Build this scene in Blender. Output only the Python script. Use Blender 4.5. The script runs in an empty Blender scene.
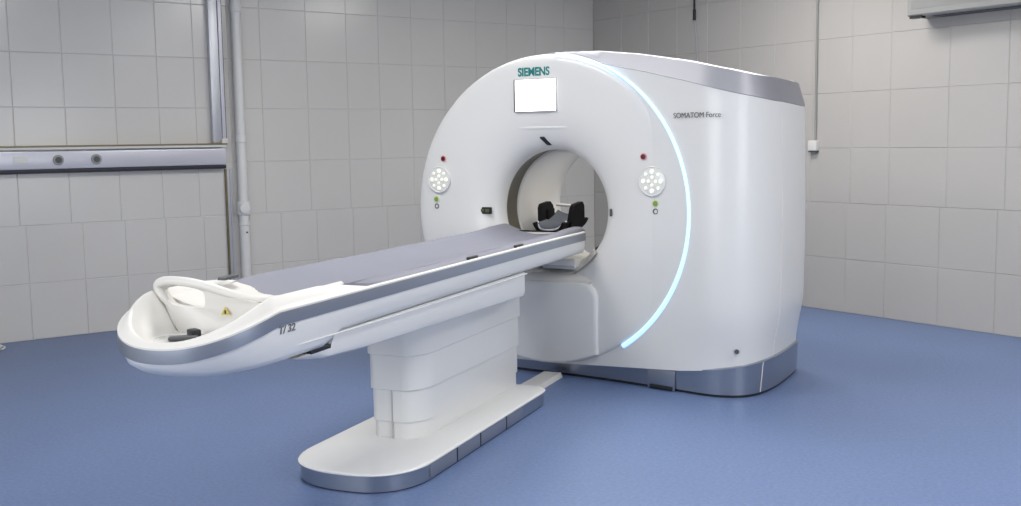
import bpy, bmesh, math, random
from mathutils import Vector, Matrix
random.seed(4)
PI = math.pi
C = bpy.data.collections.new('scan_room'); bpy.context.scene.collection.children.link(C)

# ------------------------------------------------------------------ materials
def mat(name, col, rough=.5, metal=0., bump=0., bscale=200., var=0., vscale=3., emis=None, estr=0., coat=0., alpha=1., trans=0., spec=None, stretch=None):
    m = bpy.data.materials.new(name); m.use_nodes = True
    nt = m.node_tree; b = nt.nodes['Principled BSDF']
    b.inputs['Base Color'].default_value = (*col, 1); b.inputs['Roughness'].default_value = rough
    b.inputs['Metallic'].default_value = metal; b.inputs['Coat Weight'].default_value = coat
    b.inputs['Alpha'].default_value = alpha; b.inputs['Transmission Weight'].default_value = trans
    if spec is not None: b.inputs['Specular IOR Level'].default_value = spec
    if emis: b.inputs['Emission Color'].default_value = (*emis, 1); b.inputs['Emission Strength'].default_value = estr
    tc = nt.nodes.new('ShaderNodeTexCoord')
    src = tc.outputs['Object']
    if stretch:
        mp = nt.nodes.new('ShaderNodeMapping'); mp.inputs['Scale'].default_value = stretch
        nt.links.new(src, mp.inputs['Vector']); src = mp.outputs['Vector']
    n = nt.nodes.new('ShaderNodeTexNoise'); n.inputs['Scale'].default_value = vscale; n.inputs['Detail'].default_value = 4
    nt.links.new(src, n.inputs['Vector'])
    mix = nt.nodes.new('ShaderNodeMix'); mix.data_type = 'RGBA'
    v = max(var, .01)
    mix.inputs[6].default_value = (*[max(0, c*(1-v)) for c in col], 1); mix.inputs[7].default_value = (*[min(1, c*(1+v)) for c in col], 1)
    nt.links.new(n.outputs['Fac'], mix.inputs[0]); nt.links.new(mix.outputs[2], b.inputs['Base Color'])
    if bump:
        n2 = nt.nodes.new('ShaderNodeTexNoise'); n2.inputs['Scale'].default_value = bscale
        nt.links.new(src, n2.inputs['Vector'])
        bp = nt.nodes.new('ShaderNodeBump'); bp.inputs['Strength'].default_value = bump; bp.inputs['Distance'].default_value = .002
        nt.links.new(n2.outputs['Fac'], bp.inputs['Height']); nt.links.new(bp.outputs['Normal'], b.inputs['Normal'])
    return m
M = {}
M['white'] = mat('white_plastic', (.725, .722, .705), .32, coat=.15, var=.012)
M['white2'] = mat('white_cover', (.735, .73, .71), .38, coat=.1, var=.012)
M['cream'] = mat('cream_white_plastic', (.67, .652, .615), .45, var=.015)
M['silver'] = mat('silver_paint', (.34, .36, .40), .34, .75, var=.03, vscale=40, stretch=(1, 1, 8))
M['plinth'] = mat('brushed_silver', (.36, .39, .45), .30, .85, var=.05, vscale=60, stretch=(.3, .3, 8))
M['band'] = mat('satin_silver', (.36, .36, .39), .5, .6, var=.02)
M['rail'] = mat('rail_silver', (.30, .33, .39), .33, .7, var=.02)
M['rubber'] = mat('dark_rubber', (.02, .022, .03), .6)
M['black'] = mat('black_plastic', (.012, .013, .015), .4)
M['matt'] = mat('matt_black_foam', (.006, .006, .007), .9, spec=.15)
M['dgrey'] = mat('dark_grey', (.07, .075, .08), .5)
M['pad'] = mat('grey_mattress', (.205, .21, .255), .62, bump=.15, bscale=500, var=.04, vscale=5)
M['headpad'] = mat('head_cushion_grey', (.055, .065, .085), .6, bump=.2, bscale=300)
M['seam'] = mat('seam_grey', (.45, .46, .47), .6)
M['tunnel'] = mat('tunnel_plastic', (.60, .59, .57), .32, var=.02)
M['ring'] = mat('scan_ring_metal', (.30, .28, .235), .35, .7, var=.1, vscale=12)
M['glow'] = mat('ring_light_glow', (.5, .75, 1.), .4, emis=(.42, .68, 1.), estr=1.05)
M['screen'] = mat('lit_screen', (1, 1, 1), .3, emis=(1, 1, 1), estr=2.2)
M['key'] = mat('keypad_base', (.74, .75, .71), .25, coat=.5)
M['button'] = mat('lit_button', (.95, .95, .85), .3, emis=(1, .97, .85), estr=.25)
M['red'] = mat('red_button', (.10, .003, .010), .35)
M['redring'] = mat('red_ring', (.75, .38, .40), .4)
M['green'] = mat('green_button', (.20, .30, .05), .4)
M['greenring'] = mat('pale_green_ring', (.60, .68, .42), .4)
M['teal'] = mat('teal_ink', (.0, .20, .19), .5)
M['ink'] = mat('grey_ink', (.06, .06, .065), .5)
M['inklight'] = mat('faded_ink', (.16, .165, .18), .5)
M['olive'] = mat('olive_insert', (.10, .11, .05), .4)
M['yellow'] = mat('yellow_warning', (.55, .45, .08), .5)
M['clear'] = mat('clear_plastic', (.85, .86, .84), .12, alpha=.35)
M['alu'] = mat('aluminium', (.55, .56, .60), .35, .6, var=.04, vscale=8)
M['trunk'] = mat('trunking_lilac_white', (.56, .56, .62), .28, .2, var=.03)
M['brass'] = mat('tarnished_brass', (.20, .165, .09), .4, .6)
M['darkline'] = mat('dark_metal', (.025, .023, .035), .5, .3)
M['pvc'] = mat('white_pvc', (.70, .70, .68), .4, var=.04, vscale=6)
M['acbox'] = mat('grey_painted_steel', (.27, .275, .265), .5, var=.03)
M['lamp'] = mat('lamp_diffuser', (1, 1, 1), .4, emis=(1, .98, .95), estr=4)
M['frost'] = mat('frosted_glass', (.9, .93, .95), .4, emis=(.9, .95, 1), estr=1.2)  # glowing pane of the added fill-light panels
M['ceil'] = mat('ceiling_paint', (.80, .80, .78), .9)
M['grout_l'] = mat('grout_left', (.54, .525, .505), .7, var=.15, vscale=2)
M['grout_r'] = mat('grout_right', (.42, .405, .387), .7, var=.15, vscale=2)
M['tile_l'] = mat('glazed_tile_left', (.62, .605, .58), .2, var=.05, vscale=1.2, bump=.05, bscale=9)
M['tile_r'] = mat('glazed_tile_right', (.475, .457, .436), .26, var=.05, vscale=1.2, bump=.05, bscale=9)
M['plainwall'] = mat('plain_wall', (.74, .73, .70), .8)

def floor_mat():
    m = mat('blue_vinyl', (.122, .180, .338), .42, var=.10, vscale=.9, bump=.08, bscale=60)
    nt = m.node_tree; b = nt.nodes['Principled BSDF']
    mix = [n for n in nt.nodes if n.type == 'MIX'][0]
    tc = [n for n in nt.nodes if n.type == 'TEX_COORD'][0]
    v = nt.nodes.new('ShaderNodeTexNoise'); v.inputs['Scale'].default_value = 55; v.inputs['Detail'].default_value = 3; v.inputs['Roughness'].default_value = .7
    nt.links.new(tc.outputs['Object'], v.inputs['Vector'])
    r = nt.nodes.new('ShaderNodeMapRange'); r.inputs['From Min'].default_value = .3; r.inputs['From Max'].default_value = .7
    r.inputs['To Min'].default_value = .84; r.inputs['To Max'].default_value = 1.16
    nt.links.new(v.outputs['Fac'], r.inputs['Value'])
    mu = nt.nodes.new('ShaderNodeVectorMath'); mu.operation = 'SCALE'
    nt.links.new(mix.outputs[2], mu.inputs[0]); nt.links.new(r.outputs['Result'], mu.inputs['Scale'])
    nt.links.new(mu.outputs[0], b.inputs['Base Color'])
    return m
M['floor'] = floor_mat()

# ------------------------------------------------------------------ helpers
def link(name, me, m, parent=None, smooth=True, ang=35):
    if m: me.materials.append(m)
    o = bpy.data.objects.new(name, me); C.objects.link(o)
    if parent: o.parent = parent
    if smooth:
        for p in me.polygons: p.use_smooth = True
        bm = bmesh.new(); bm.from_mesh(me)
        for e in bm.edges:
            if len(e.link_faces) == 2 and e.calc_face_angle(0) > math.radians(ang): e.smooth = False
        bm.to_mesh(me); bm.free()
    return o
def obj(name, bm, m, parent=None, smooth=True, ang=35, recalc=True):
    if recalc: bmesh.ops.recalc_face_normals(bm, faces=bm.faces)
    me = bpy.data.meshes.new(name); bm.to_mesh(me); bm.free()
    return link(name, me, m, parent, smooth, ang)
def empty(name, loc=(0, 0, 0), rotz=0.):
    o = bpy.data.objects.new(name, None); C.objects.link(o); o.location = loc; o.rotation_euler = (0, 0, rotz); o.empty_display_size = .1
    return o
def tag(o, label=None, cat=None, group=None, kind=None):
    if label: o['label'] = label
    if cat: o['category'] = cat
    if group: o['group'] = group
    if kind: o['kind'] = kind
    return o
def loft(bm, rings, closed=True, cap0=False, cap1=False):
    vs = [[bm.verts.new(p) for p in r] for r in rings]
    n = len(rings[0])
    for a, b in zip(vs, vs[1:]):
        for i in range(n if closed else n-1):
            j = (i+1) % n
            try: bm.faces.new((a[i], a[j], b[j], b[i]))
            except ValueError: pass
    if cap0: bm.faces.new(vs[0][::-1])
    if cap1: bm.faces.new(vs[-1])
    return vs
def bevel(bm, w, seg=2, ang=30):
    es = [e for e in bm.edges if len(e.link_faces) == 2 and e.calc_face_angle(0) > math.radians(ang)]
    bmesh.ops.bevel(bm, geom=es, offset=w, segments=seg, affect='EDGES', profile=.6)
def box(bm, c, s, rz=0., w=0., seg=2, mtx=None):
    b2 = bmesh.new(); bmesh.ops.create_cube(b2, size=1)
    for v in b2.verts: v.co = Vector((v.co.x*s[0], v.co.y*s[1], v.co.z*s[2]))
    if w: bevel(b2, w, seg)
    T = Matrix.Translation(c) @ Matrix.Rotation(rz, 4, 'Z')
    if mtx: T = mtx @ T
    b2.transform(T); me = bpy.data.meshes.new('t'); b2.to_mesh(me); b2.free(); bm.from_mesh(me); bpy.data.meshes.remove(me)
def tube(bm, pts, r, n=10, cap=True, sx=1.):
    pts = [Vector(p) for p in pts]; rings = []
    up = Vector((0, 0, 1)); prev = None
    for i, p in enumerate(pts):
        t = (pts[min(i+1, len(pts)-1)]-pts[max(i-1, 0)]).normalized()
        if prev is None:
            a = up if abs(t.z) < .9 else Vector((0, 1, 0)); prev = (a - t*a.dot(t)).normalized()
        prev = (prev - t*prev.dot(t)).normalized(); s = t.cross(prev)
        rr = r[i] if isinstance(r, (list, tuple)) else r
        rings.append([p + prev*math.cos(2*PI*k/n)*rr + s*math.sin(2*PI*k/n)*rr*sx for k in range(n)])
    loft(bm, rings, True, cap, cap)
def smooth_path(pts, n=8, closed=False):
    P = [Vector(p) for p in pts]; out = []; N = len(P)
    for i in range(N if closed else N-1):
        g = (lambda k: P[k % N]) if closed else (lambda k: P[min(max(k, 0), N-1)])
        a, b, c, d = g(i-1), g(i), g(i+1), g(i+2)
        for k in range(n):
            t = k/n
            out.append(.5*((2*b)+(c-a)*t+(2*a-5*b+4*c-d)*t*t+(3*b-a-3*c+d)*t**3))
    if not closed: out.append(P[-1])
    return out
def interp(x, tab):
    if x <= tab[0][0]: return tab[0][1]
    for (a, b), (c, d) in zip(tab, tab[1:]):
        if x <= c: t = (x-a)/(c-a); return b+(d-b)*t
    return tab[-1][1]
def sstep(t): t = min(max(t, 0), 1); return t*t*(3-2*t)
def text_mesh(name, s, size, m, parent, mtx, bold=0., xs=1., shear=0.):
    cu = bpy.data.curves.new(name, 'FONT'); cu.body = s; cu.size = size; cu.extrude = .0008; cu.offset = bold; cu.align_x = 'LEFT'; cu.shear = shear
    o = bpy.data.objects.new('tmp_text', cu); C.objects.link(o)
    dg = bpy.context.evaluated_depsgraph_get(); me = bpy.data.meshes.new_from_object(o.evaluated_get(dg))
    bpy.data.objects.remove(o); bpy.data.curves.remove(cu)
    w = max(v.co.x for v in me.vertices)
    me.transform(mtx @ Matrix.Diagonal((xs, 1, 1, 1)))
    me.name = name; me.materials.clear()
    return link(name, me, m, parent, smooth=False), w
def disc(bm, c, r, d, n=28, yaw=0., w=0.):
    """short cylinder with its axis along local -y, front face at c, depth d"""
    b2 = bmesh.new(); bmesh.ops.create_cone(b2, cap_ends=True, segments=n, radius1=r, radius2=r, depth=d)
    if w: bevel(b2, w, 2, 60)
    b2.transform(Matrix.Translation(c) @ Matrix.Rotation(yaw, 4, 'Z') @ Matrix.Rotation(PI/2, 4, 'X'))
    me = bpy.data.meshes.new('t'); b2.to_mesh(me); b2.free(); bm.from_mesh(me); bpy.data.meshes.remove(me)

# ------------------------------------------------------------------ camera
CAM = Vector((2.35, -6.02, 1.46)); FPX = 1055.6
yaw, pitch, roll = math.radians(22.71), math.radians(6.01), math.radians(-.88)
fw = Vector((-math.sin(yaw)*math.cos(pitch), math.cos(yaw)*math.cos(pitch), -math.sin(pitch)))
r0 = Vector((math.cos(yaw), math.sin(yaw), 0)); u0 = r0.cross(fw)
rt = r0*math.cos(roll)+u0*math.sin(roll); up = -r0*math.sin(roll)+u0*math.cos(roll)
cam = bpy.data.cameras.new('camera'); cam.sensor_width = 36; cam.lens = FPX/1021*36
co = bpy.data.objects.new('camera', cam); bpy.context.scene.collection.objects.link(co)
co.matrix_world = Matrix(((rt.x, up.x, -fw.x, CAM.x), (rt.y, up.y, -fw.y, CAM.y), (rt.z, up.z, -fw.z, CAM.z), (0, 0, 0, 1)))
bpy.context.scene.camera = co

# ------------------------------------------------------------------ room (local frame: X = uL along the left wall, Y = uR)
WA = math.radians(31.55)
uL = Vector((math.sin(WA), math.cos(WA), 0)); uR = Vector((-math.cos(WA), math.sin(WA), 0))
RZ0 = math.atan2(uL.y, uL.x)
ROOM = Matrix(((uL.x, uR.x, 0, 0), (uL.y, uR.y, 0, 0), (0, 0, 1, 0), (0, 0, 0, 1)))
X0, X1, Y0, Y1, ZC = -5.2, 3.445, -6.2, 3.50, 3.2
def room_obj(name, bm, m, label=None, cat=None, kind='structure', parent=None, smooth=False, **k):
    if not parent: bm.transform(ROOM)
    o = obj(name, bm, m, parent, smooth)
    if not parent: tag(o, label, cat, kind=kind, **k)
    return o
bm = bmesh.new(); box(bm, ((X0+X1)/2, (Y0+Y1)/2, -.05), (X1-X0+.3, Y1-Y0+.3, .1)); room_obj('floor', bm, M['floor'], 'blue speckled vinyl floor of the scan room', 'floor')
bm = bmesh.new(); box(bm, ((X0+X1)/2, (Y0+Y1)/2, ZC+.05), (X1-X0+.3, Y1-Y0+.3, .1)); room_obj('ceiling', bm, M['ceil'], 'plain off-white ceiling', 'ceiling')
def tiled(name, mg, mt, along_x, seams, label):
    """grout slab plus bevelled tiles as one wall mesh with two materials"""
    b = bmesh.new()
    zs = [0, .435, .88, 1.324, 1.776, 2.187, 2.62, 3.05, ZC] if along_x else [0, .448, .912, 1.365, 1.82, 2.265, 2.71, 3.15, ZC]
    if along_x: box(b, ((X0+X1)/2, Y1+.055, ZC/2), (X1-X0+.2, .1, ZC))
    else: box(b, (X1+.055, (Y0+Y1)/2, ZC/2), (.1, Y1-Y0+.0, ZC))
    nf = len(b.faces)
    g = .0034
    for zi, (z0, z1) in enumerate(zip(zs, zs[1:])):
        ss = seams[0] if zi < 2 else seams[1]
        for a, c in zip(ss, ss[1:]):
            t = [random.uniform(-.0009, .0009) for _ in range(4)]
            d = .0035
            def P(u, z, off):
                return (u, Y1+.005-off, z) if along_x else (X1+.005-off, u, z)
            ql = [(a+g*.5, z0+g*.5), (c-g*.5, z0+g*.5), (c-g*.5, z1-g*.5), (a+g*.5, z1-g*.5)]
            lo = [b.verts.new(P(u, z, -.0005)) for u, z in ql]
            q2 = [(a+g*1.4, z0+g*1.4), (c-g*1.4, z0+g*1.4), (c-g*1.4, z1-g*1.4), (a+g*1.4, z1-g*1.4)]
            hi = [b.verts.new(P(u, z, d+tt)) for (u, z), tt in zip(q2, t)]
            f = b.faces.new(hi); f.material_index = 1
            for i in range(4):
                f = b.faces.new((lo[i], lo[(i+1) % 4], hi[(i+1) % 4], hi[i])); f.material_index = 1
    b.transform(ROOM)
    bmesh.ops.recalc_face_normals(b, faces=b.faces)
    # make open tile shells face the room
    cen = ROOM @ Vector(((X0+X1)/2, (Y0+Y1)/2, 1.5)); b.faces.ensure_lookup_table()
    for f in b.faces:
        if f.material_index == 1 and f.normal.dot(cen-f.calc_center_median()) < 0: f.normal_flip()
    me = bpy.data.meshes.new(name); b.to_mesh(me); b.free(); me.materials.append(mg)
    o = link(name, me, mt, None, False); tag(o, label, 'wall', kind='structure')
    return o
sL_lo = [X0, -4.8, -4.4, -4.05, -3.7, -3.33, -2.97, -2.60, -2.21, -1.80, -1.475, -1.148, -.83, -.50, -.14, .2, .56, .92, 1.28, 1.64, 2.0, 2.36, 2.72, 3.08, X1]
sL_hi = [X0, -4.85, -4.45, -4.1, -3.72, -3.35, -3.0, -2.62, -2.25, -1.88, -1.50, -1.16, -.857, -.56, -.273, .152, .544, .871, 1.22, 1.58, 1.95, 2.32, 2.68, 3.05, X1]
sR_lo = [Y0]+[-.992-.45*k for k in range(11, 0, -1)]+[-1.01, -.55, -.08, .295, .70, 1.10, 1.50, 1.90, 2.30, 2.70, 3.10, Y1]
sR_hi = [Y0]+[-1.06-.45*k for k in range(11, 0, -1)]+[-1.06, -.60, -.10, .262, .66, 1.06, 1.46, 1.86, 2.26, 2.66, 3.06, Y1]
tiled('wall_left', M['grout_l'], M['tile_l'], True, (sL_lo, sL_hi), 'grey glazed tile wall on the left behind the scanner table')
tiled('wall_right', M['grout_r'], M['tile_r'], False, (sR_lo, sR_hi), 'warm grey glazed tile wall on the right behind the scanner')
bm = bmesh.new(); box(bm, (X0-.055, (Y0+Y1)/2, ZC/2), (.1, Y1-Y0, ZC)); room_obj('wall_near', bm, M['plainwall'], 'plain wall opposite the right tiled wall', 'wall')
bm = bmesh.new(); box(bm, ((X0+X1)/2, Y0-.055, ZC/2), (X1-X0+.2, .1, ZC)); room_obj('wall_back', bm, M['plainwall'], 'plain wall behind the viewer', 'wall')

# glowing fill-light panels added on the two unseen walls behind the viewer
for i, (wx, wy, face, W_) in enumerate(((X0, -2.4, 0, 41), (-.6, Y0, 1, 31))):
    e = empty('window_%d' % (i+1), ROOM @ Vector((wx, wy, 1.55)), RZ0+(0 if face == 0 else PI/2)); tag(e, ['wide frosted window in the wall facing the scanner front', 'wide frosted window in the wall behind the viewer'][i], 'window', kind='structure')
    b = bmesh.new(); box(b, (.012, 0, 0), (.012, 2.5, 1.3)); o = obj('window_pane', b, M['frost'], e); o['kind'] = 'structure'
    b = bmesh.new()
    for c_, s_ in (((.02, 0, .67), (.04, 2.6, .06)), ((.02, 0, -.67), (.04, 2.6, .06)), ((.02, 1.27, 0), (.04, .06, 1.4)), ((.02, -1.27, 0), (.04, .06, 1.4)), ((.02, 0, 0), (.035, .04, 1.3))): box(b, c_, s_, w=.004)
    o = obj('window_frame', b, M['pvc'], e, ang=30); o['kind'] = 'structure'
    L = bpy.data.lights.new('daylight', 'AREA'); L.shape = 'RECTANGLE'; L.size = 1.25; L.size_y = 2.4; L.energy = W_; L.color = (.97, .98, 1)
    lo = bpy.data.objects.new('daylight', L); C.objects.link(lo); lo.parent = e; lo.location = (.06, 0, 0); lo.rotation_euler = (0, -PI/2, 0)

# ceiling lights
LIGHTS = [(2.05, .1), (.55, -.2), (-1.9, -.2), (1.07, -3.75), (3.0, -3.75), (-1.9, -3.75)]
for i, (lx, ly) in enumerate(LIGHTS):
    e = empty('ceiling_light', ROOM @ Vector((lx, ly, ZC)), math.atan2(uL.y, uL.x))
    tag(e, 'white rectangular ceiling light panel above the scan room', 'light', group='ceiling light panels')
    b = bmesh.new(); box(b, (0, 0, -.025), (.66, 1.24, .05), w=.006); obj('housing', b, M['white'], e, ang=30)
    b = bmesh.new(); box(b, (0, 0, -.052), (.60, 1.18, .008), w=.003); obj('diffuser', b, M['lamp'], e)
    L = bpy.data.lights.new('panel_lamp', 'AREA'); L.shape = 'RECTANGLE'; L.size = .6; L.size_y = 1.18
    L.energy = [33, 43, 44, 40, 4, 38][i]; L.color = (1, .975, .935)
    lo = bpy.data.objects.new('panel_lamp', L); C.objects.link(lo); lo.parent = e; lo.location = (0, 0, -.065)
w = bpy.data.worlds.new('world'); bpy.context.scene.world = w; w.use_nodes = True
w.node_tree.nodes['Background'].inputs[0].default_value = (.8, .85, .9, 1); w.node_tree.nodes['Background'].inputs[1].default_value = .3

# ------------------------------------------------------------------ wall fittings (built in room frame, thing Empty carries the frame)
RZ = math.atan2(uL.y, uL.x)
def wall_thing(name, x, y, z, label, cat, group=None):
    e = empty(name, ROOM @ Vector((x, y, z)), RZ); tag(e, label, cat, group); return e
# horizontal trunking on left wall
e = wall_thing('wall_trunking', -2.2, Y1, 1.38, 'pale metal wall trunking strip with two outlets running across the left tiled wall', 'trunking')
ln = 3.5; cx = -(ln/2)+1.56
b = bmesh.new(); box(b, (cx, -.035, -.005), (ln, .07, .135), w=.008); obj('trunking_body', b, M['trunk'], e, ang=30)
b = bmesh.new(); box(b, (cx, -.04, .085), (ln, .085, .022), w=.003); obj('top_strip', b, M['pvc'], e, ang=30)
b = bmesh.new(); box(b, (cx, -.045, .1), (ln+.02, .095, .012), w=.002); obj('brass_edge', b, M['brass'], e, ang=30)
b = bmesh.new(); box(b, (cx, -.03, -.09), (ln, .075, .03), w=.003); obj('lower_channel', b, M['darkline'], e, ang=30)
for px in (.235, .515):
    b = bmesh.new(); disc(b, (px, -.074, -.005), .040, .010, w=.003); o = obj('outlet', b, M['acbox'], e)
    b = bmesh.new(); disc(b, (px, -.079, -.005), .024, .006); obj('outlet_socket', b, M['dgrey'], o)
    o2 = o
# faint symbol plate at the left of the trunking
b = bmesh.new(); box(b, (-.03, -.071, .0), (.10, .004, .05), w=.001); obj('blank_plate', b, M['pvc'], e)
# vertical metal duct down to the trunking
e = wall_thing('cable_duct', -.68, Y1, 1.5, 'vertical aluminium cable duct above the wall trunking, left of the white pipe', 'duct')
b = bmesh.new(); box(b, (-.02, -.03, .84), (.075, .06, 1.7), w=.004); obj('duct_body', b, M['alu'], e, ang=30)
b = bmesh.new(); box(b, (.035, -.035, .84), (.03, .07, 1.7), w=.003); obj('side_channel', b, M['trunk'], e, ang=30)
b = bmesh.new(); box(b, (.058, -.02, .84), (.014, .04, 1.7)); obj('shadow_gap', b, M['darkline'], e)
b = bmesh.new(); box(b, (.03, -.045, .0), (.05, .09, .05), w=.004); obj('corner_clip', b, M['cream'], e)
e = wall_thing('conduit', -.60, Y1, 0, 'thin twin metal conduit running from the wall trunking down to the floor', 'conduit')
for k, dx in enumerate((-.028, .012)):
    b = bmesh.new(); tube(b, [(dx, -.012, .005), (dx, -.012, .7), (dx, -.012, 1.27)], .010, 10); obj('tube', b, M['brass'] if k == 0 else M['alu'], e)
b = bmesh.new(); box(b, (-.008, -.006, .64), (.03, .012, 1.25)); obj('backing', b, M['alu'], e)
# drain pipe
e = wall_thing('drain_pipe', -.50, Y1-.055, 0, 'white plastic drain pipe rising up the left tiled wall', 'pipe')
b = bmesh.new(); tube(b, [(0, 0, .003)]+[(0, 0, .4*k) for k in range(1, 8)]+[(0, 0, ZC-.003)], .041, 24); obj('pipe', b, M['pvc'], e)
for z, r, h in ((.935, .053, .12), (1.52, .046, .07), (.80, .045, .03), (2.6, .046, .07)):
    b = bmesh.new(); tube(b, [(0, 0, z-h/2), (0, 0, z-h/2+.006), (0, 0, z+h/2-.006), (0, 0, z+h/2)], [r-.006, r, r, r-.006], 24); obj('coupling', b, M['pvc'], e)
b = bmesh.new(); disc(b, (-.01, -.052, .935), .045, .03, w=.006); obj('access_cap', b, M['pvc'], e)
b = bmesh.new(); disc(b, (.005, -.041, .73), .008, .006); obj('screw', b, M['dgrey'], e)
# cable coil on the floor at the left
b = bmesh.new()
cc = ROOM @ Vector((-2.56, 3.30, 0))
pts = [cc+Vector((.13*math.cos(a)*(1-.03*a), .10*math.sin(a)*(1-.03*a), .010+.012*(a/6))) for a in [k*.35 for k in range(34)]]
pts += [pts[-1]+Vector((-.12*k, .03*k, 0)) for k in range(1, 4)]
tube(b, pts, .008, 8); o = obj('cable', b, M['pvc'], None); tag(o, 'white cable coiled on the blue floor against the left wall', 'cable')

def rwall_thing(name, y, z, label, cat): return wall_thing(name, X1, y, z, label, cat)
e = rwall_thing('cable_conduit', .608, 1.43, 'thin grey vertical conduit on the right wall ending in a small junction box', 'conduit')
b = bmesh.new(); tube(b, [(-.010, 0, 0), (-.010, 0, .6), (-.010, 0, 1.2), (-.010, 0, ZC-1.435)], .010, 10); obj('conduit_tube', b, M['acbox'], e)
b = bmesh.new(); box(b, (-.022, .01, -.04), (.044, .085, .085), w=.005); o = obj('junction_box', b, M['pvc'], e, ang=30)
b = bmesh.new(); box(b, (-.022, .01, -.089), (.04, .075, .014)); obj('cable_gland', b, M['dgrey'], o)
e = rwall_thing('hanging_cable', 2.01, 2.2, 'thin dark cable hanging down the right wall behind the scanner', 'cable')
b = bmesh.new(); tube(b, [(-.008, .02, ZC-2.205), (-.008, .018, .7), (-.008, .012, .37)], .009, 8); tube(b, [(-.010, .012, .47), (-.010, .012, .375)], .015, 10); obj('dark_sleeve', b, M['darkline'], e)
b = bmesh.new(); tube(b, smooth_path([(-.006, .012, .37), (-.006, -.01, .2), (-.006, -.03, -.1), (-.006, -.04, -.5)], 5), .006, 8); obj('pale_wire', b, M['alu'], e)
# wall-mounted box unit top right
e = rwall_thing('air_conditioner', -1.2, 2.34, 'long grey wall mounted air conditioner high on the right wall at the top right corner', 'air conditioner')
b = bmesh.new()
prof = [(-.003, .0), (-.12, .0), (-.238, .0), (-.25, .012), (-.25, .29), (-.23, .31), (-.003, .31)]
loft(b, [[(x, y, z) for x, z in prof] for y in (-.62, .80)], True, True, True); bevel(b, .008, 2, 40); obj('casing', b, M['acbox'], e, ang=30)
b = bmesh.new(); box(b, (-.10, .05, -.002), (.12, 1.20, .006)); obj('air_outlet', b, M['dgrey'], e)
b = bmesh.new(); box(b, (-.250, .09, .17), (.004, 1.36, .24), w=.002); obj('front_panel', b, M['acbox'], e)
b = bmesh.new(); box(b, (-.22, .735, -.006), (.05, .1, .02)); obj('foot_bracket', b, M['black'], e)

# ------------------------------------------------------------------ CT gantry
YA = -.153
G = empty('ct_scanner', (.023, .069, 0), YA)
tag(G, 'large white ring shaped medical scanner gantry with blue light arc and round bore', 'scanner')
ZC0 = 1.0325; RD = .957
def sh(x): return -.05*max(x, 0)
def sx(x): return x*(1+.032*max(0, x))
def facey(x, z):   # front surface of the disc
    r = math.hypot(x+.0, z-ZC0); return interp(r, FY)+sh(x)
FY = [(.375, .170), (.377, .15), (.382, .125), (.394, .098), (.42, .070), (.46, .046), (.52, .024), (.60, .008), (.68, .002), (.76, 0), (.88, 0), (.925, .004), (.943, .012), (.952, .024), (.957, .045), (.957, .13)]
# front cover
b = bmesh.new(); N = 160; rings = []
fine = []
for (a, ya), (c, yc) in zip(FY, FY[1:]):
    for k in range(2): fine.append((a+(c-a)*k/2, ya+(yc-ya)*k/2))
fine.append(FY[-1])
fine = [FY[0]]+[((fine[i-1][0]+2*fine[i][0]+fine[i+1][0])/4, (fine[i-1][1]+2*fine[i][1]+fine[i+1][1])/4) for i in range(1, len(fine)-1)]+[FY[-1]]
for r, y in fine:
    bx = .010*(1-sstep((r-.375)/.25))
    ring = []
    for k in range(N):
        a = 2*PI*k/N; x = bx+r*math.cos(a); z = ZC0+r*math.sin(a)
        if z < .085: z = .085
        ring.append((sx(x), y+sh(x), z))
    rings.append(ring)
loft(b, rings); obj('front_cover', b, M['white'], G, ang=50)
# tunnel pieces
def ring_band(name, prof, m, cx=.010):
    bb = bmesh.new(); loft(bb, [[(cx+r*math.cos(2*PI*k/96), y, ZC0+r*math.sin(2*PI*k/96)) for k in range(96)] for r, y in prof]); return obj(name, bb, m, G, ang=40)
ring_band('scan_ring', [(.374, .166), (.392, .17), (.394, .18), (.394, .325), (.386, .335)], M['ring'])
ring_band('bore_tunnel', [(.392, .325), (.380, .330), (.377, .340), (.377, .60), (.378, .86), (.392, .92), (.43, .955), (.50, .968), (.68, .972)], M['tunnel'])
# body plan
PLAN_R = [(.0, .03), (.37, .012), (.734, -.034), (.95, -.068), (1.09, -.088), (1.20, -.075), (1.295, -.025), (1.355, .06), (1.39, .19), (1.402, .38), (1.392, .65), (1.37, .85), (1.33, .93), (1.24, .965)]
PLAN_L = [(.6, .97), (.0, .97), (-.6, .97), (-.84, .95), (-.90, .88), (-.915, .7), (-.925, .3), (-.92, .10), (-.87, .045), (-.5, .035)]
plan = smooth_path([(x, y, 0) for x, y in PLAN_R+PLAN_L], 7, True)
NP = len(plan)
def inset(pl, d):
    out = []; n = len(pl)
    for i, p in enumerate(pl):
        t = (pl[(i+1) % n]-pl[i-1]).normalized(); nn = Vector((-t.y, t.x, 0)); out.append(p+nn*d)
    return out
def zlow(x, y):       # lower edge of the silver band
    z = interp(x, [(-.93, ZC0+.2), (-.9, ZC0+.32), (-.8, ZC0+.50), (-.6, ZC0+.725), (-.4, ZC0+.845), (-.2, ZC0+.91), (0, 1.972), (.14, 1.968), (.33, 1.932), (.50, 1.893), (.664, 1.861), (.957, 1.79), (1.23, 1.717), (1.39, 1.678)])
    return z-.035*max(0, y)*sstep((x-.6)/.6)
def zup(x, y):
    z = interp(x, [(-.93, ZC0+.23), (-.9, ZC0+.35), (-.8, ZC0+.53), (-.6, ZC0+.755), (-.4, ZC0+.875), (-.2, ZC0+.94), (0, 1.995), (.12, 1.999), (.375, 1.990), (.63, 1.959), (.955, 1.901), (1.23, 1.84), (1.36, 1.812)])
    return z-.02*max(0, y)*sstep((x-.6)/.6)
def zbase(x, y):
    return interp(x, [(-.9, .08), (.08, .082), (.52, .108), (.93, .138), (1.18, .165), (1.28, .18), (1.37, .195), (1.4, .195)])
rows = 22; rings = []
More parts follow.
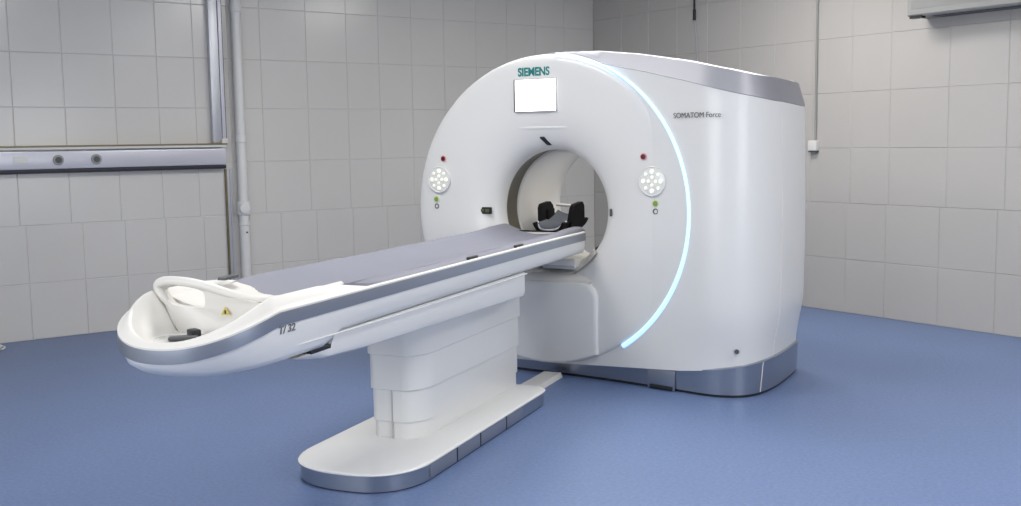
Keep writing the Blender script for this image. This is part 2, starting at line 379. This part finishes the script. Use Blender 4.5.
for k in range(rows+1):
    t = k/rows; ring = []
    tuck = .035*(1-sstep(t/.22))-.012*math.sin(PI*t)
    ins = inset(plan, tuck)
    for p, q in zip(plan, ins):
        zb, zt = zbase(p.x, p.y)-.004, zlow(p.x, p.y)
        s = sstep((p.x-.9)/.3)
        x, y = p.x+(q.x-p.x)*s, p.y+(q.y-p.y)*s
        ring.append((x, y, zb+(zt-zb)*t))
    rings.append(ring)
rings.append([(p.x*.97, p.y*.97+.02, zlow(p.x, p.y)+.004) for p in inset(plan, .03)])
b = bmesh.new(); vs = loft(b, rings, True, True, False)
c = b.verts.new((.1, .5, 1.85))
for i in range(NP): b.faces.new((vs[-1][i], vs[-1][(i+1) % NP], c))
shell = obj('body_shell', b, M['white'], G, ang=50)
# bore hole through the shell
b = bmesh.new(); bmesh.ops.create_cone(b, cap_ends=True, segments=96, radius1=.66, radius2=.66, depth=3)
b.transform(Matrix.Translation((-.012, .5, ZC0)) @ Matrix.Rotation(PI/2, 4, 'X'))
cut = obj('cutter', b, None, G, False)
mod = shell.modifiers.new('bore', 'BOOLEAN'); mod.object = cut; mod.operation = 'DIFFERENCE'; mod.solver = 'EXACT'
bpy.context.view_layer.update(); dg = bpy.context.evaluated_depsgraph_get()
me = bpy.data.meshes.new_from_object(shell.evaluated_get(dg)); shell.modifiers.clear(); shell.data = me
bpy.data.objects.remove(cut)
# silver band on top edge
b = bmesh.new(); R0 = []; R1 = []; R2 = []; R3 = []
i0 = inset(plan, -.004); i9 = inset(plan, 1.)
for p, a, nn_ in zip(plan, i0, i9):
    zl, zu = zlow(p.x, p.y), zup(p.x, p.y); nn_ = nn_-p; c_ = p+nn_*(.26*(zu-zl)); d_ = p+nn_*(.26*(zu-zl)+.03)
    R0.append((p.x, p.y, zl-.006)); R1.append((a.x, a.y, zl-.003)); R2.append((c_.x, c_.y, zu-.006)); R3.append((d_.x, d_.y, zu))
loft(b, [R0, R1, R2, R3]); obj('top_band', b, M['band'], G, ang=60)
b = bmesh.new(); vs = loft(b, [R3, [(p.x, p.y, zup(p.x, p.y)-.010) for p in inset(plan, .20)]])
c = b.verts.new((.1, .5, 1.93))
for i in range(NP): b.faces.new((vs[-1][i], vs[-1][(i+1) % NP], c))
obj('top_cover', b, M['white2'], G, ang=60)
# plinth
b = bmesh.new()
pl = inset(plan, .028)
loft(b, [[(p.x, p.y, .016) for p in pl], [(p.x, p.y, zbase(p.x, p.y)*.9) for p in inset(plan, .022)], [(p.x, p.y, zbase(p.x, p.y)) for p in inset(plan, .02)], [(p.x, p.y, zbase(p.x, p.y)+.02) for p in inset(plan, .06)]], True, True, False)
obj('plinth', b, M['plinth'], G, ang=60)
b = bmesh.new(); q = inset(plan, .036); loft(b, [[(p.x, p.y, .0) for p in q], [(p.x, p.y, .017) for p in q]], True, True, True); obj('floor_gasket', b, M['black'], G, ang=60)  # black foot stands in for the shadow under the plinth
def body_pt(x, d=0., front=True):
    """front body surface y at x, with heading"""
    for p, q_ in zip(plan, plan[1:]):
        if p.x <= x <= q_.x and p.y < .2:
            t = (x-p.x)/(q_.x-p.x); y = p.y+(q_.y-p.y)*t; return y, math.atan2(q_.y-p.y, q_.x-p.x)
    return 0, 0
# access flap on the plinth front
y1, a1 = body_pt(.80)
b = bmesh.new(); box(b, (.80, y1+.0175, .062), (.185, .008, .118), rz=a1, w=.002); o = obj('access_flap', b, M['plinth'], G)
b = bmesh.new(); box(b, (.80, y1+.012, .016), (.155, .012, .024), rz=a1, w=.004); obj('flap_grip', b, M['black'], o)
# seams at the right end: vertical light seam on shell and plinth
b = bmesh.new(); i = min(range(NP), key=lambda k: abs(plan[k].y-.30)+(9 if plan[k].x < 1.2 else 0))
pts = []
for k in range(0, 21):
    t = k/20; pt = rings[int(round(t*rows))][i]; v = Vector(pt); pts.append(v+Vector((-.0015, 0, 0)))
tube(b, pts, .0045, 6); obj('panel_seam', b, M['cream'], G)
j = min(range(NP), key=lambda k: abs(plan[k].y-.13)+(9 if plan[k].x < 1.2 else 0))
b = bmesh.new(); pj = inset(plan, .021)[j]; pk = inset(plan, .027)[j-1]; tube(b, [(pk.x, pk.y, .018), (pj.x, pj.y, zbase(pj.x, pj.y)-.002)], .0035, 6); obj('plinth_seam', b, M['cream'], G)
# screw on the right panel
y1, a1 = body_pt(1.26)
b = bmesh.new(); disc(b, (1.26, y1+.014, .27), .013, .012, yaw=a1); obj('panel_screw', b, M['dgrey'], G)
# blue light arc
b = bmesh.new(); pts = []; rr = []
A0, A1 = math.radians(84), math.radians(-56)
for k in range(101):
    t = k/100; a = A0+(A1-A0)*t; r = RD+.004; x = r*math.cos(a); z = ZC0+r*math.sin(a)
    x = sx(x); yb, _ = body_pt(max(x, .01)); pts.append((x, min(yb, .012+sh(x))-.003+.0, z)); rr.append(.003+.0065*sstep(t/.35)+.004*sstep((t-.5)/.5))
rings2 = []
for (x, y, z), r_, k in zip(pts, rr, range(101)):
    a = A0+(A1-A0)*k/100; n = Vector((math.cos(a), 0, math.sin(a)))
    rings2.append([Vector((x, y, z))+n*r_*math.cos(q)*1.1+Vector((0, 1, 0))*.010*math.sin(q) for q in [2*PI*m_/10 for m_ in range(10)]])
loft(b, rings2, True, True, True); obj('light_arc', b, M['glow'], G, ang=60)
# lower service cover
b = bmesh.new(); out = []
xr, xl, zt = .385, -.41, .600
for k in range(9): a = PI/2*k/8; out.append((xr-.09+.09*math.sin(a), zt-.09+.09*math.cos(a)))
for k in range(11): x = xr+(xl-xr)*k/10; out.append((x, ZC0-math.sqrt(.945**2-x*x)))
for k in range(9): a = PI/2*k/8; out.append((xl+.09-.09*math.cos(a), zt-.09+.09*math.sin(a)))
fr = lambda o_, y: [(x, y+sh(x), z) for x, z in o_]
def shrink(o_, d): return [((x-(-.01))*(1-d/.4)+(-.01), (z-.33)*(1-d/.25)+.33) for x, z in o_]
loft(b, [fr(out, .10), fr(out, -.018), fr(shrink(out, .006), -.026), fr(shrink(out, .02), -.030)], True, False, True)
obj('lower_cover', b, M['white2'], G, ang=40)
# ledge at the bottom of the bore; cream stands in for its lit surface
b = bmesh.new()
loft(b, [[(-.30, y, z0), (.31, y, z0), (.335, y, z0+.035), (.27, y, z1), (-.26, y, z1), (-.325, y, z0+.035)] for y, z0, z1 in ((-.015, .578, .605), (.0, .578, .63), (.10, .60, .655), (.22, .655, .68))], True, True, True)
bevel(b, .008, 2, 25); obj('bore_ledge', b, M['cream'], G, ang=40)
b = bmesh.new()
loft(b, [[(.010+r*math.cos(a), y, ZC0+r*math.sin(a)) for a in [math.radians(-128+92*k/30) for k in range(31)]] for r, y in ((.42, .035), (.392, .06), (.372, .10), (.368, .16), (.368, .34), (.376, .345))], False)
obj('bore_liner', b, M['cream'], G, ang=60, recalc=False)  # cream colour imitates light on the bottom of the bore
L = bpy.data.lights.new('bore_lamp', 'AREA'); L.shape = 'RECTANGLE'; L.size = .3; L.size_y = .5; L.energy = 3.2; L.color = (1, .96, .88)
lo = bpy.data.objects.new('bore_lamp', L); C.objects.link(lo); lo.parent = G; lo.location = (-.012, .62, ZC0+.355)
b = bmesh.new(); box(b, (.02, .21, .712), (.40, .40, .05), w=.01); obj('table_guide', b, M['cream'], G, ang=40)  # added block, cream to give the lit look of the bore bottom
b = bmesh.new(); box(b, (.10, .05, .690), (.22, .08, .03), w=.006); obj('guide_block', b, M['seam'], G, ang=40)
# screen
b = bmesh.new(); box(b, (-.043, -.004, 1.741), (.300, .014, .198), w=.004); o = obj('display_screen', b, M['dgrey'], G, ang=30)
b = bmesh.new(); box(b, (-.037, -.0115, 1.741), (.286, .006, .192), w=.001); obj('screen_panel', b, M['screen'], o)
# crease ledge under the screen
b = bmesh.new(); rows_ = []
for k in range(21):
    x = -.22+.42*k/20; s = math.sin(PI*k/20)**.7
    y = facey(x, 1.54)
    rows_.append([(x, y+.004, 1.562+.004*s), (x, y-.008*s+.003, 1.549), (x, y-.009*s+.003, 1.541), (x, facey(x, 1.53)+.004, 1.528)])
loft(b, rows_, False); obj('screen_ledge', b, M['white'], G, ang=80)
# lettering
def on_face(x, z, y, rz=0.): return Matrix.Translation((x, y, z)) @ Matrix.Rotation(rz, 4, 'Z') @ Matrix.Rotation(PI/2, 4, 'X')
text_mesh('brand_lettering', 'SIEMENS', .070, M['teal'], G, on_face(-.165, 1.862, -.002), .0022, .86)
yy, aa = body_pt(.9); yy2, aa2 = body_pt(1.1)
ang_ = math.atan2(yy2-yy, .2)
text_mesh('model_lettering', 'SOMATOM Force', .043, M['ink'], G, on_face(.893, 1.578, body_pt(.893)[0]-.014, ang_), -.0002, .92)
# laser window above the bore, side marker and left label window
b = bmesh.new(); yq = facey(.0, 1.462); box(b, (0, 0, 0), (.030, .012, .062), w=.003)
for v in b.verts: v.co.x -= v.co.z*.55
b.transform(Matrix.Translation((-.010, yq-.001, 1.462)) @ Matrix.Rotation(math.radians(38), 4, 'X')); obj('laser_window', b, M['black'], G)
b = bmesh.new(); yq = facey(.458, 1.03); box(b, (.452, yq+.002, 1.03), (.012, .012, .045), rz=math.radians(50), w=.003); obj('side_laser_window', b, M['dgrey'], G)
b = bmesh.new(); yq = facey(-.452, 1.023); T = Matrix.Translation((-.452, yq-.004, 1.023)) @ Matrix.Rotation(math.radians(-4), 4, 'Z')
box(b, (0, 0, 0), (.092, .02, .044), w=.004, mtx=T); o = obj('indicator_window', b, M['black'], G)
for dx in (-.021, .021):
    b = bmesh.new(); box(b, (dx, -.0105, 0), (.032, .004, .022), mtx=T, w=.001); obj('indicator_lens', b, M['olive'], o)
# control panels
for s in (1, -1):
    cx, cz = (.752 if s > 0 else -.772), 1.222; y = facey(cx, cz)
    rz = math.atan(-.05) if s > 0 else 0
    b = bmesh.new(); disc(b, (cx, y-.003, cz), .083, .016, 40, rz, .005); kp = obj('control_keypad', b, M['key'], G)
    b = bmesh.new()
    for R_, r_, off in ((.083, .0045, -.010),):
        pts = [(cx+R_*math.cos(a), y+off-.05*(R_*math.cos(a) if s > 0 else 0), cz+R_*math.sin(a)) for a in [2*PI*k/40 for k in range(41)]]
        tube(b, pts, r_, 8)
    obj('keypad_rim', b, M['white'], kp)
    for k in range(8):
        a = 2*PI*k/8+PI/8*0; rad = .056
        b = bmesh.new(); disc(b, (cx+rad*math.cos(a), y-.012-(.05*rad*math.cos(a) if s > 0 else 0), cz+rad*math.sin(a)), (.010 if k % 2 else .014), .010, 16, rz, .003); obj('button', b, M['button'], kp)
    for k in range(4):
        a = 2*PI*k/4; rad = .023
        b = bmesh.new(); disc(b, (cx+rad*math.cos(a), y-.012, cz+rad*math.sin(a)), .010, .010, 14, rz, .003); obj('button', b, M['button'], kp)
    rx, rz_ = (.694, 1.363) if s > 0 else (-.738, 1.358)
    y = facey(rx, rz_)
    b = bmesh.new(); disc(b, (rx, y-.001, rz_), .021, .008); o = obj('stop_button', b, M['redring'], G)
    b = bmesh.new(); disc(b, (rx, y-.006, rz_), .015, .010, w=.003); obj('button_cap', b, M['red'], o)
    gx = .770 if s > 0 else -.800
    y = facey(gx, 1.094)
    b = bmesh.new(); disc(b, (gx, y-.001, 1.094), .022, .006); o = obj('start_button', b, M['greenring'], G)
    b = bmesh.new(); disc(b, (gx, y-.004, 1.094), .015, .008, w=.002); obj('button_cap', b, M['green'], o)
    b = bmesh.new(); pts = [(gx+.014*math.cos(a), y-.001, 1.048+.014*math.sin(a)) for a in [2*PI*k/24 for k in range(25)]]
    tube(b, pts, .0032, 6); obj('round_symbol', b, M['dgrey'], G)

# ------------------------------------------------------------------ patient table (world axes, long axis = Y)
T = empty('patient_table', (0, -1.3, 0)); 
tag(T, 'long white patient table with grey mattress and silver side rail leading into the scanner', 'table')
TO = Vector((0, 1.3, 0))     # children built in world coords then shifted
def tob(name, b, m, parent=None, ang=40, smooth=True):
    if parent is None or parent is T: b.transform(Matrix.Translation(TO)); p = T
    else: b.transform(Matrix.Translation(TO)); p = parent
    return obj(name, b, m, p, smooth, ang)
HW = .29; YC, YT = -3.10, -3.39; YH = .085
def outline(d=0., hw=HW, yt=YT, yc=YC, yh=YH, n=40):
    """U outline from head right, round the foot tip, to head left, inset by d"""
    w_ = hw-d; ln_ = (yc-yt)-d; o = []
    ys = [yh, -.3, -.86, -1.4, -1.9, -2.2, -2.5, -2.7, -2.82, -2.92, -3.0]
    for y in ys: o.append((w_, y))
    m_ = []
    for k in range(n+1):
        a = PI*k/n; ca, sa = math.cos(a), math.sin(a); e_ = .93
        m_.append((w_*math.copysign(abs(ca)**e_, ca), yc-ln_*abs(sa)**e_))
    o += m_
    for y in reversed(ys): o.append((-w_, y))
    return o
def sdip(y): return min(max((YC-y)/(YC-YT), 0), 1)
def ztop(y): s = sdip(y); return .905-.092*s**1.35-.008*max(0, (y+.6))
# row: (inset, z function)
O0 = outline(0)
def row(d, zf, hw=HW):
    o = outline(d, hw); return [(x, y, zf(y0)) for (x, y), (_, y0) in zip(o, O0)]
def under(y): s = sdip(y); return .770-.042*sstep((-2.68-y)/.12)-.020*s
rh = lambda y: sstep((-2.45-y)/.35)            # foot ridge factor
ridge = lambda y: .006+rh(y)*(.044-.030*sdip(y)**1.5)
tray = lambda y: .808
# cover below the rail
b = bmesh.new()
def rows_(d0, d1, zf):
    o0, o1 = outline(d0), outline(d1); return [(x0+(x1-x0)*sdip(y), y0+(y1_-y0)*sdip(y), zf(y)) for (x0, y0), (x1, y1_), (_, y) in zip(o0, o1, O0)]
rws = [row(.16, lambda y: under(y)-.0), rows_(.045, .10, lambda y: under(y)), rows_(.018, .062, lambda y: under(y)+.008), rows_(.004, .03, lambda y: under(y)+.03), rows_(.0, .006, lambda y: ztop(y)-.055), row(.0, lambda y: ztop(y)-.041)]
vs = loft(b, rws, False)
n = len(rws[0])
for i in range(n//2): 
    try: b.faces.new((vs[0][i], vs[0][i+1], vs[0][n-2-i], vs[0][n-1-i]))
    except ValueError: pass
# close head end
col = [r[0] for r in vs]; colr = [r[-1] for r in vs]
b.faces.new([*col, *colr[::-1]])
tob('side_cover', b, M['white'], ang=50)
# silver rail
b = bmesh.new()
rws = [row(.004, lambda y: ztop(y)-.047), row(-.005, lambda y: ztop(y)-.045), row(-.006, lambda y: ztop(y)-.02), row(-.005, lambda y: ztop(y)), row(.006, lambda y: ztop(y)+.0005)]
loft(b, rws, False); tob('side_rail', b, M['rail'], ang=50)
# white rim strip along the rail + foot tray
b = bmesh.new()
def rowv(d0, d1, zf):
    o0, o1 = outline(d0), outline(d1); return [(x0+(x1-x0)*rh(y), y0+(y1_-y0)*rh(y), zf(y)) for (x0, y0), (x1, y1_), (_, y) in zip(o0, o1, O0)]
rws = [row(-.004, lambda y: ztop(y)), row(-.004, lambda y: ztop(y)+.006), row(.004, lambda y: ztop(y)+.010), rowv(.010, .016, lambda y: ztop(y)+.010+.010*rh(y)), rowv(.013, .028, lambda y: ztop(y)+ridge(y)*.93), rowv(.017, .036, lambda y: ztop(y)+ridge(y)), rowv(.022, .046, lambda y: ztop(y)+ridge(y)*.8-.01*(1-rh(y))), rows_(.085, .058, lambda y: (ztop(y)+ridge(y)+tray(y))/2-.004), rows_(.12, .085, lambda y: tray(y)+.006), rows_(.15, .12, lambda y: tray(y))]
vs = loft(b, rws, False)
for i in range(n//2):
    try: b.faces.new((vs[-1][i], vs[-1][i+1], vs[-1][n-2-i], vs[-1][n-1-i]))
    except ValueError: pass
b.faces.new([*[r[0] for r in vs], *[r[-1] for r in vs][::-1]])
tob('foot_tray', b, M['cream'], ang=50)
# lower edge moulding of the foot (long highlight line)
b = bmesh.new(); tube(b, smooth_path([(.262, -3.20, .778), (.284, -3.0, .775), (.288, -2.7, .772), (.288, -2.2, .768), (.288, -1.2, .766), (.288, -.87, .766)], 6), .0035, 8); tob('edge_moulding', b, M['white'])
# lift housing under the top
b = bmesh.new(); rws = []
def hz(y): return interp(y, [(-2.98, .719), (-2.90, .702), (-2.78, .683), (-2.5, .669), (-.865, .636)])
for y in [-2.74, -2.72, -2.6, -2.5, -2.2, -1.8, -1.4, -1.0, -.865]:
    zl = hz(y)
    w_ = .272
    rws.append([(w_, y, .772), (w_, y, zl+.03), (w_-.008, y, zl+.01), (w_-.03, y, zl), (0, y, zl-.005), (-w_+.03, y, zl), (-w_+.008, y, zl+.01), (-w_, y, zl+.03), (-w_, y, .772)])
base0 = rws[0]
for y in (-2.77, -2.84, -2.92, -2.98):
    zb_ = hz(y); zt_ = .724 if y > -2.95 else .7205
    rws.insert(0, [(x*(1 if y > -2.95 else .97), y, zt_ if z > .77 else min(zt_-.0005, zb_+(z-hz(-2.74)))) for x, _, z in base0])
loft(b, rws, True, True, True); tob('lift_housing', b, M['white2'], ang=40)
b = bmesh.new(); box(b, (0, -2.835, .729), (.548, .135, .016), w=.004); tob('drive_opening', b, M['black'])
b = bmesh.new(); box(b, (0, -.80, .70), (.44, .14, .12), w=.012); tob('carriage_end', b, M['seam'], ang=30)
# pedestal, four telescoping sections
def ped(z0, z1, g):
    pts = []; x0, x1, y0, y1 = -.145-g, .105+g, -1.775-g*1.2, -.575+g; R = .10
    for (cx, cy, a0) in ((x1-R, y1-.03, 0), (x0+.04, y1-.04, PI/2), (x0+.04, y0+.04, PI), (x1-R, y0+R*1.6, 1.5*PI)):
        rx, ry = (R, .03) if a0 == 0 else (.04, .04) if a0 in (PI/2, PI) else (R, R*1.6)
        for k in range(9): a = a0+PI/2*k/8; pts.append((cx+rx*math.cos(a), cy+ry*math.sin(a)))
    bb = bmesh.new()
    def rg(z, d): cxm, cym = (x0+x1)/2, (y0+y1)/2; return [(cxm+(x-cxm)*(1-d/.13), cym+(y-cym)*(1-d/.6), z) for x, y in pts]
    loft(bb, [rg(z0, .008), rg(z0+.004, 0), rg(z1-.004, 0), rg(z1, .008)], True, True, True); return bb
for z0, z1, g in ((.083, .168, 0), (.163, .320, .006), (.316, .485, .013), (.481, .668, .020)):
    tob('pedestal_section', ped(z0, z1, g), M['white'], ang=40)
b = bmesh.new(); box(b, (-.034, -1.778, .36), (.004, .02, .56)); tob('pedestal_seam', b, M['seam'])
# base plate
def base_pts(d=0.):
    pts = []; x0, x1, y0, y1 = -.325+d, .295-d, -2.31+d, -.56-d
    for (cx, cy, rx, ry, a0) in ((x1-.12, y1-.12, .12, .12, 0), (x0+.20, y1-.20, .20, .20, PI/2), (x0+.30, y0+.30, .30, .30, PI), (x1-.26, y0+.30, .26, .30, 1.5*PI)):
        for k in range(13):
            a = a0+PI/2*k/12; ca, sa = math.cos(a), math.sin(a); e_ = .85
            pts.append((cx+rx*math.copysign(abs(ca)**e_, ca), cy+ry*math.copysign(abs(sa)**e_, sa)))
    return pts
rg = lambda z, d: [(x, y, z) for x, y in base_pts(d)]
b = bmesh.new(); loft(b, [rg(.074, .0), rg(.080, -.003), rg(.085, 0), rg(.088, .01)], True, True, True); tob('base_top', b, M['white2'], ang=60)
b = bmesh.new(); loft(b, [rg(.006, .006), rg(.074, .004)], True, True, True); tob('base_skirt', b, M['plinth'], ang=40)
b = bmesh.new(); loft(b, [rg(.0, .012), rg(.008, .012)], True, True, True); tob('base_gasket', b, M['black'])  # thin dark layer at floor level below the skirt
ysp = [-2.05, -1.77, -1.51, -1.19, -.965]
for a, c_ in zip(ysp, ysp[1:]):
    xs = .291
    yh_ = .0 if c_ < -1 else .03
    b = bmesh.new(); box(b, (xs-.0005, (a+c_)/2, .042), (.006, c_-a-.014, .056), w=.002); tob('skirt_panel', b, M['silver'])
for y in ysp[1:4]:
    b = bmesh.new(); box(b, (.292, y, .040), (.003, .008, .066)); tob('skirt_gap', b, M['black'])
# mattress: concave sheet
def mz(x, y):
    u = abs(x)/.245; base = .872+.056*min(u, 1)**2
    wd = sstep((y+2.62)/.25)
    if u > .92 and x > 0: base -= .62*(u-.92)*.245*wd
    base += .018*sstep((-1.6-y)/1.2)*(1-u*.6)
    base += .012*sstep((y+.35)/.3)
    return base+.004
b = bmesh.new(); ys = [-2.70, -2.69, -2.6, -2.4]+[-2.2+.15*k for k in range(15)]+[.02, .10, .135, .15]; rws = []
for y in ys:
    wv = .236+.034*sstep((y+2.66)/.3)
    e0 = 0 if -2.69 < y < .14 else 1
    top = [(wv*(-1+2*k/24), y, mz(wv*(-1+2*k/24), y)-(.008 if e0 else 0)+.0012*math.sin(y*9+k)) for k in range(25)]
    bot = [(x, y, .822) for x, _, _ in top[::-1]]
    rws.append(top+bot)
loft(b, rws, True, True, True); mt = tob('mattress', b, M['pad'], ang=60)
b = bmesh.new()
for sx in (1,):
    tube(b, [(sx*.215, y, mz(.215, y)+.001) for y in [-2.68+.2*k for k in range(15)]], .004, 6)
tob('mattress_piping', b, M['pad'], mt)
for y in (-1.50, -.92):
    b = bmesh.new(); box(b, (.262, y, .916), (.020, .10, .018), w=.007, seg=3); tob('strap_anchor', b, M['black'])
b = bmesh.new(); box(b, (.225, -2.62, .910), (.035, .16, .012), w=.004); tob('strap_end', b, M['dgrey'])
b = bmesh.new(); box(b, (-.21, -2.72, .958), (.035, .10, .012), w=.004, rz=.1); tob('strap_end', b, M['dgrey'])
# cradle shell under the mattress visible at the foot
b = bmesh.new(); rws = []
for y, dz in ((-3.03, .0), (-2.9, .0), (-2.75, .0), (-2.62, .0)):
    rws.append([(x, y, .885+.045*(abs(x)/.23)**2+dz) for x in [.23*(-1+2*k/16) for k in range(17)]]+[(x, y, .83) for x in [.23*(1-2*k/16) for k in range(17)]])
loft(b, rws, True, True, True); tob('cradle_end', b, M['cream'], ang=50)
# end panel with the handle opening
outer = [(-.252, .972), (-.225, .993), (-.17, 1.000), (-.10, .996), (-.03, .980), (.03, .957), (.09, .930), (.15, .918), (.205, .922), (.218, .905), (.205, .865), (.15, .832), (.07, .815), (-.02, .808), (-.10, .806), (-.158, .810), (-.185, .845), (-.215, .905)]
inner = [(-.224, .957), (-.212, .970), (-.17, .976), (-.12, .974), (-.07, .965), (-.045, .958), (-.040, .945), (-.038, .930), (-.038, .918), (-.040, .906), (-.05, .900), (-.09, .899), (-.12, .900), (-.15, .902), (-.175, .905), (-.19, .912), (-.202, .925), (-.212, .938)]
def fb(y, o_, curve=.10): return [(x, y+curve*max(0, x+.02)**1.0*(1.0), z) for x, z in o_]
b = bmesh.new(); ya_, yb_ = -3.075, -3.045
lo_ = loft(b, [fb(ya_, inner, .35), fb(ya_, outer, .35), fb(yb_, outer, .35), fb(yb_, inner, .35), fb(ya_, inner, .35)][:4], True)
for i in range(len(inner)):
    j_ = (i+1) % len(inner); b.faces.new((lo_[3][i], lo_[3][j_], lo_[0][j_], lo_[0][i]))
tob('handle_panel', b, M['cream'], ang=30)
b = bmesh.new()
hp = smooth_path([(-.160, -3.05, .825), (-.203, -3.066, .905), (-.238, -3.078, .965), (-.215, -3.08, .988), (-.16, -3.08, .992), (-.09, -3.075, .987), (-.02, -3.06, .970), (.05, -3.035, .945), (.11, -3.0, .925), (.17, -2.93, .918), (.205, -2.82, .922), (.215, -2.70, .928), (.218, -2.60, .930)], 6)
tube(b, hp, [.013]*8+[.0165]*(len(hp)-16)+[.014]*8, 14); tob('handle_bar', b, M['cream'])
# warning triangle on the panel
b = bmesh.new(); tri = [(-.016, 0), (.016, 0), (0, .028)]
loft(b, [[(x, y, z) for x, z in tri] for y in (0, .003)], True, True, True)
b.transform(Matrix.Translation((.035, -3.0605, .878)) @ Matrix.Rotation(.336, 4, 'Z')); w_ = tob('warning_sign', b, M['yellow'], smooth=False)
b = bmesh.new(); box(b, (0, -.0012, .010), (.005, .002, .013)); b.transform(Matrix.Translation((.035, -3.0605, .878)) @ Matrix.Rotation(.336, 4, 'Z')); tob('warning_mark', b, M['black'], w_, smooth=False)
# foot pedal and clear disc in the tray
b = bmesh.new(); tube(b, [(-.03+.115*math.cos(a), -3.19+.095*math.sin(a), .811) for a in [2*PI*k/48 for k in range(49)]], .0025, 6)
tob('tray_ring', b, M['clear'])
b = bmesh.new(); box(b, (-.035, -3.20, .818), (.095, .042, .013), rz=.55, w=.006); o = tob('tray_connector', b, M['dgrey'], ang=30)
b = bmesh.new(); box(b, (-.03, -3.15, .826), (.050, .035, .028), rz=-.5, w=.007); tob('connector_latch', b, M['black'], o, ang=30)
b = bmesh.new(); box(b, (.045, -3.20, .816), (.07, .016, .010), rz=.3, w=.003); tob('connector_tab', b, M['ring'], o, ang=30)
# lettering on the cover
mt_ = Matrix.Translation((.2915, -3.115, .832)) @ Matrix.Rotation(PI/2, 4, 'Z') @ Matrix.Rotation(PI/2, 4, 'X')
b_, _ = text_mesh('cover_lettering', 'T/ 32', .036, M['inklight'], T, Matrix.Translation(TO) @ mt_, .0008, 1.25, .15)
# head holder
HS = Vector((-.03, .17, -.005))
b = bmesh.new()
def hh(y, t): # cup section
    o_ = []; i_ = []
    for k in range(17):
        a = math.radians(-158+136*k/16) if False else math.radians(200+140*k/16)
        o_.append((.135*math.cos(a)*.86, y, .985+.125*math.sin(a))); i_.append((.115*math.cos(a)*.86, y, .985+.107*math.sin(a)))
    return o_+i_[::-1]
loft(b, [hh(.13, 0), hh(.30, 0), hh(.50, 0), hh(.62, 0)], True, True, True)
b.transform(Matrix.Translation(HS)); hc = tob('head_holder', b, M['matt'], ang=50)
for s in (1, -1):
    b = bmesh.new()
    w1 = [(.24, .90), (.27, 1.03), (.30, 1.055), (.44, 1.065), (.48, 1.04), (.52, .93), (.34, .87)]
    loft(b, [[(s*(x+(z-.95)*.10), y, z) for y, z in w1] for x in (.086, .118)], True, True, True); bevel(b, .008, 2, 30); b.transform(Matrix.Translation(HS)); tob('side_wing', b, M['matt'], hc, ang=40)
    b = bmesh.new(); box(b, (s*.083, .40, .975), (.012, .13, .085), w=.005); b.transform(Matrix.Translation(HS)); tob('wing_pad', b, M['matt'], hc, ang=40)
b = bmesh.new(); rws = []
for y, dz in ((.16, -.012), (.17, 0), (.35, .012), (.50, .045), (.545, .06), (.555, .05)):
    rws.append([(.084*(-1+2*k/12), y, .915+dz+.028*abs(-1+2*k/12)**2) for k in range(13)]+[(.078*(1-2*k/12), y, .885) for k in range(13)])
loft(b, rws, True, True, True); b.transform(Matrix.Translation(HS)); tob('head_cushion', b, M['headpad'], hc, ang=60)
b = bmesh.new(); tube(b, [(-.10, .56, 1.035), (0, .56, 1.03), (.10, .56, 1.035)], .011, 10); b.transform(Matrix.Translation(HS)); tob('cross_bar', b, M['tunnel'], hc)
b = bmesh.new(); tube(b, smooth_path([(-.10, .20, .95), (-.05, .13, .905), (.05, .13, .905), (.10, .20, .95)], 6), .006, 8); b.transform(Matrix.Translation(HS)); tob('chin_cable', b, M['alu'], hc)

# floor duct between pad and gantry
b = bmesh.new()
loft(b, [[(.015, y, 0.001), (.150, y, .001), (.138, y, z), (.027, y, z)] for y, z in ((-.575, .05), (-.50, .034), (-.1, .030), (.045, .030))], True, True, True)
bevel(b, .004, 2, 30)
o = obj('floor_duct', b, M['cream'], None, ang=30); tag(o, 'flat white cable duct on the floor joining the table base to the scanner', 'duct')

sc = bpy.context.scene
sc.view_settings.view_transform = 'Standard'; sc.view_settings.look = 'None'; sc.view_settings.exposure = 0.; sc.view_settings.gamma = 1.0
sc.cycles.use_denoising = True
sc.cycles.max_bounces = 8
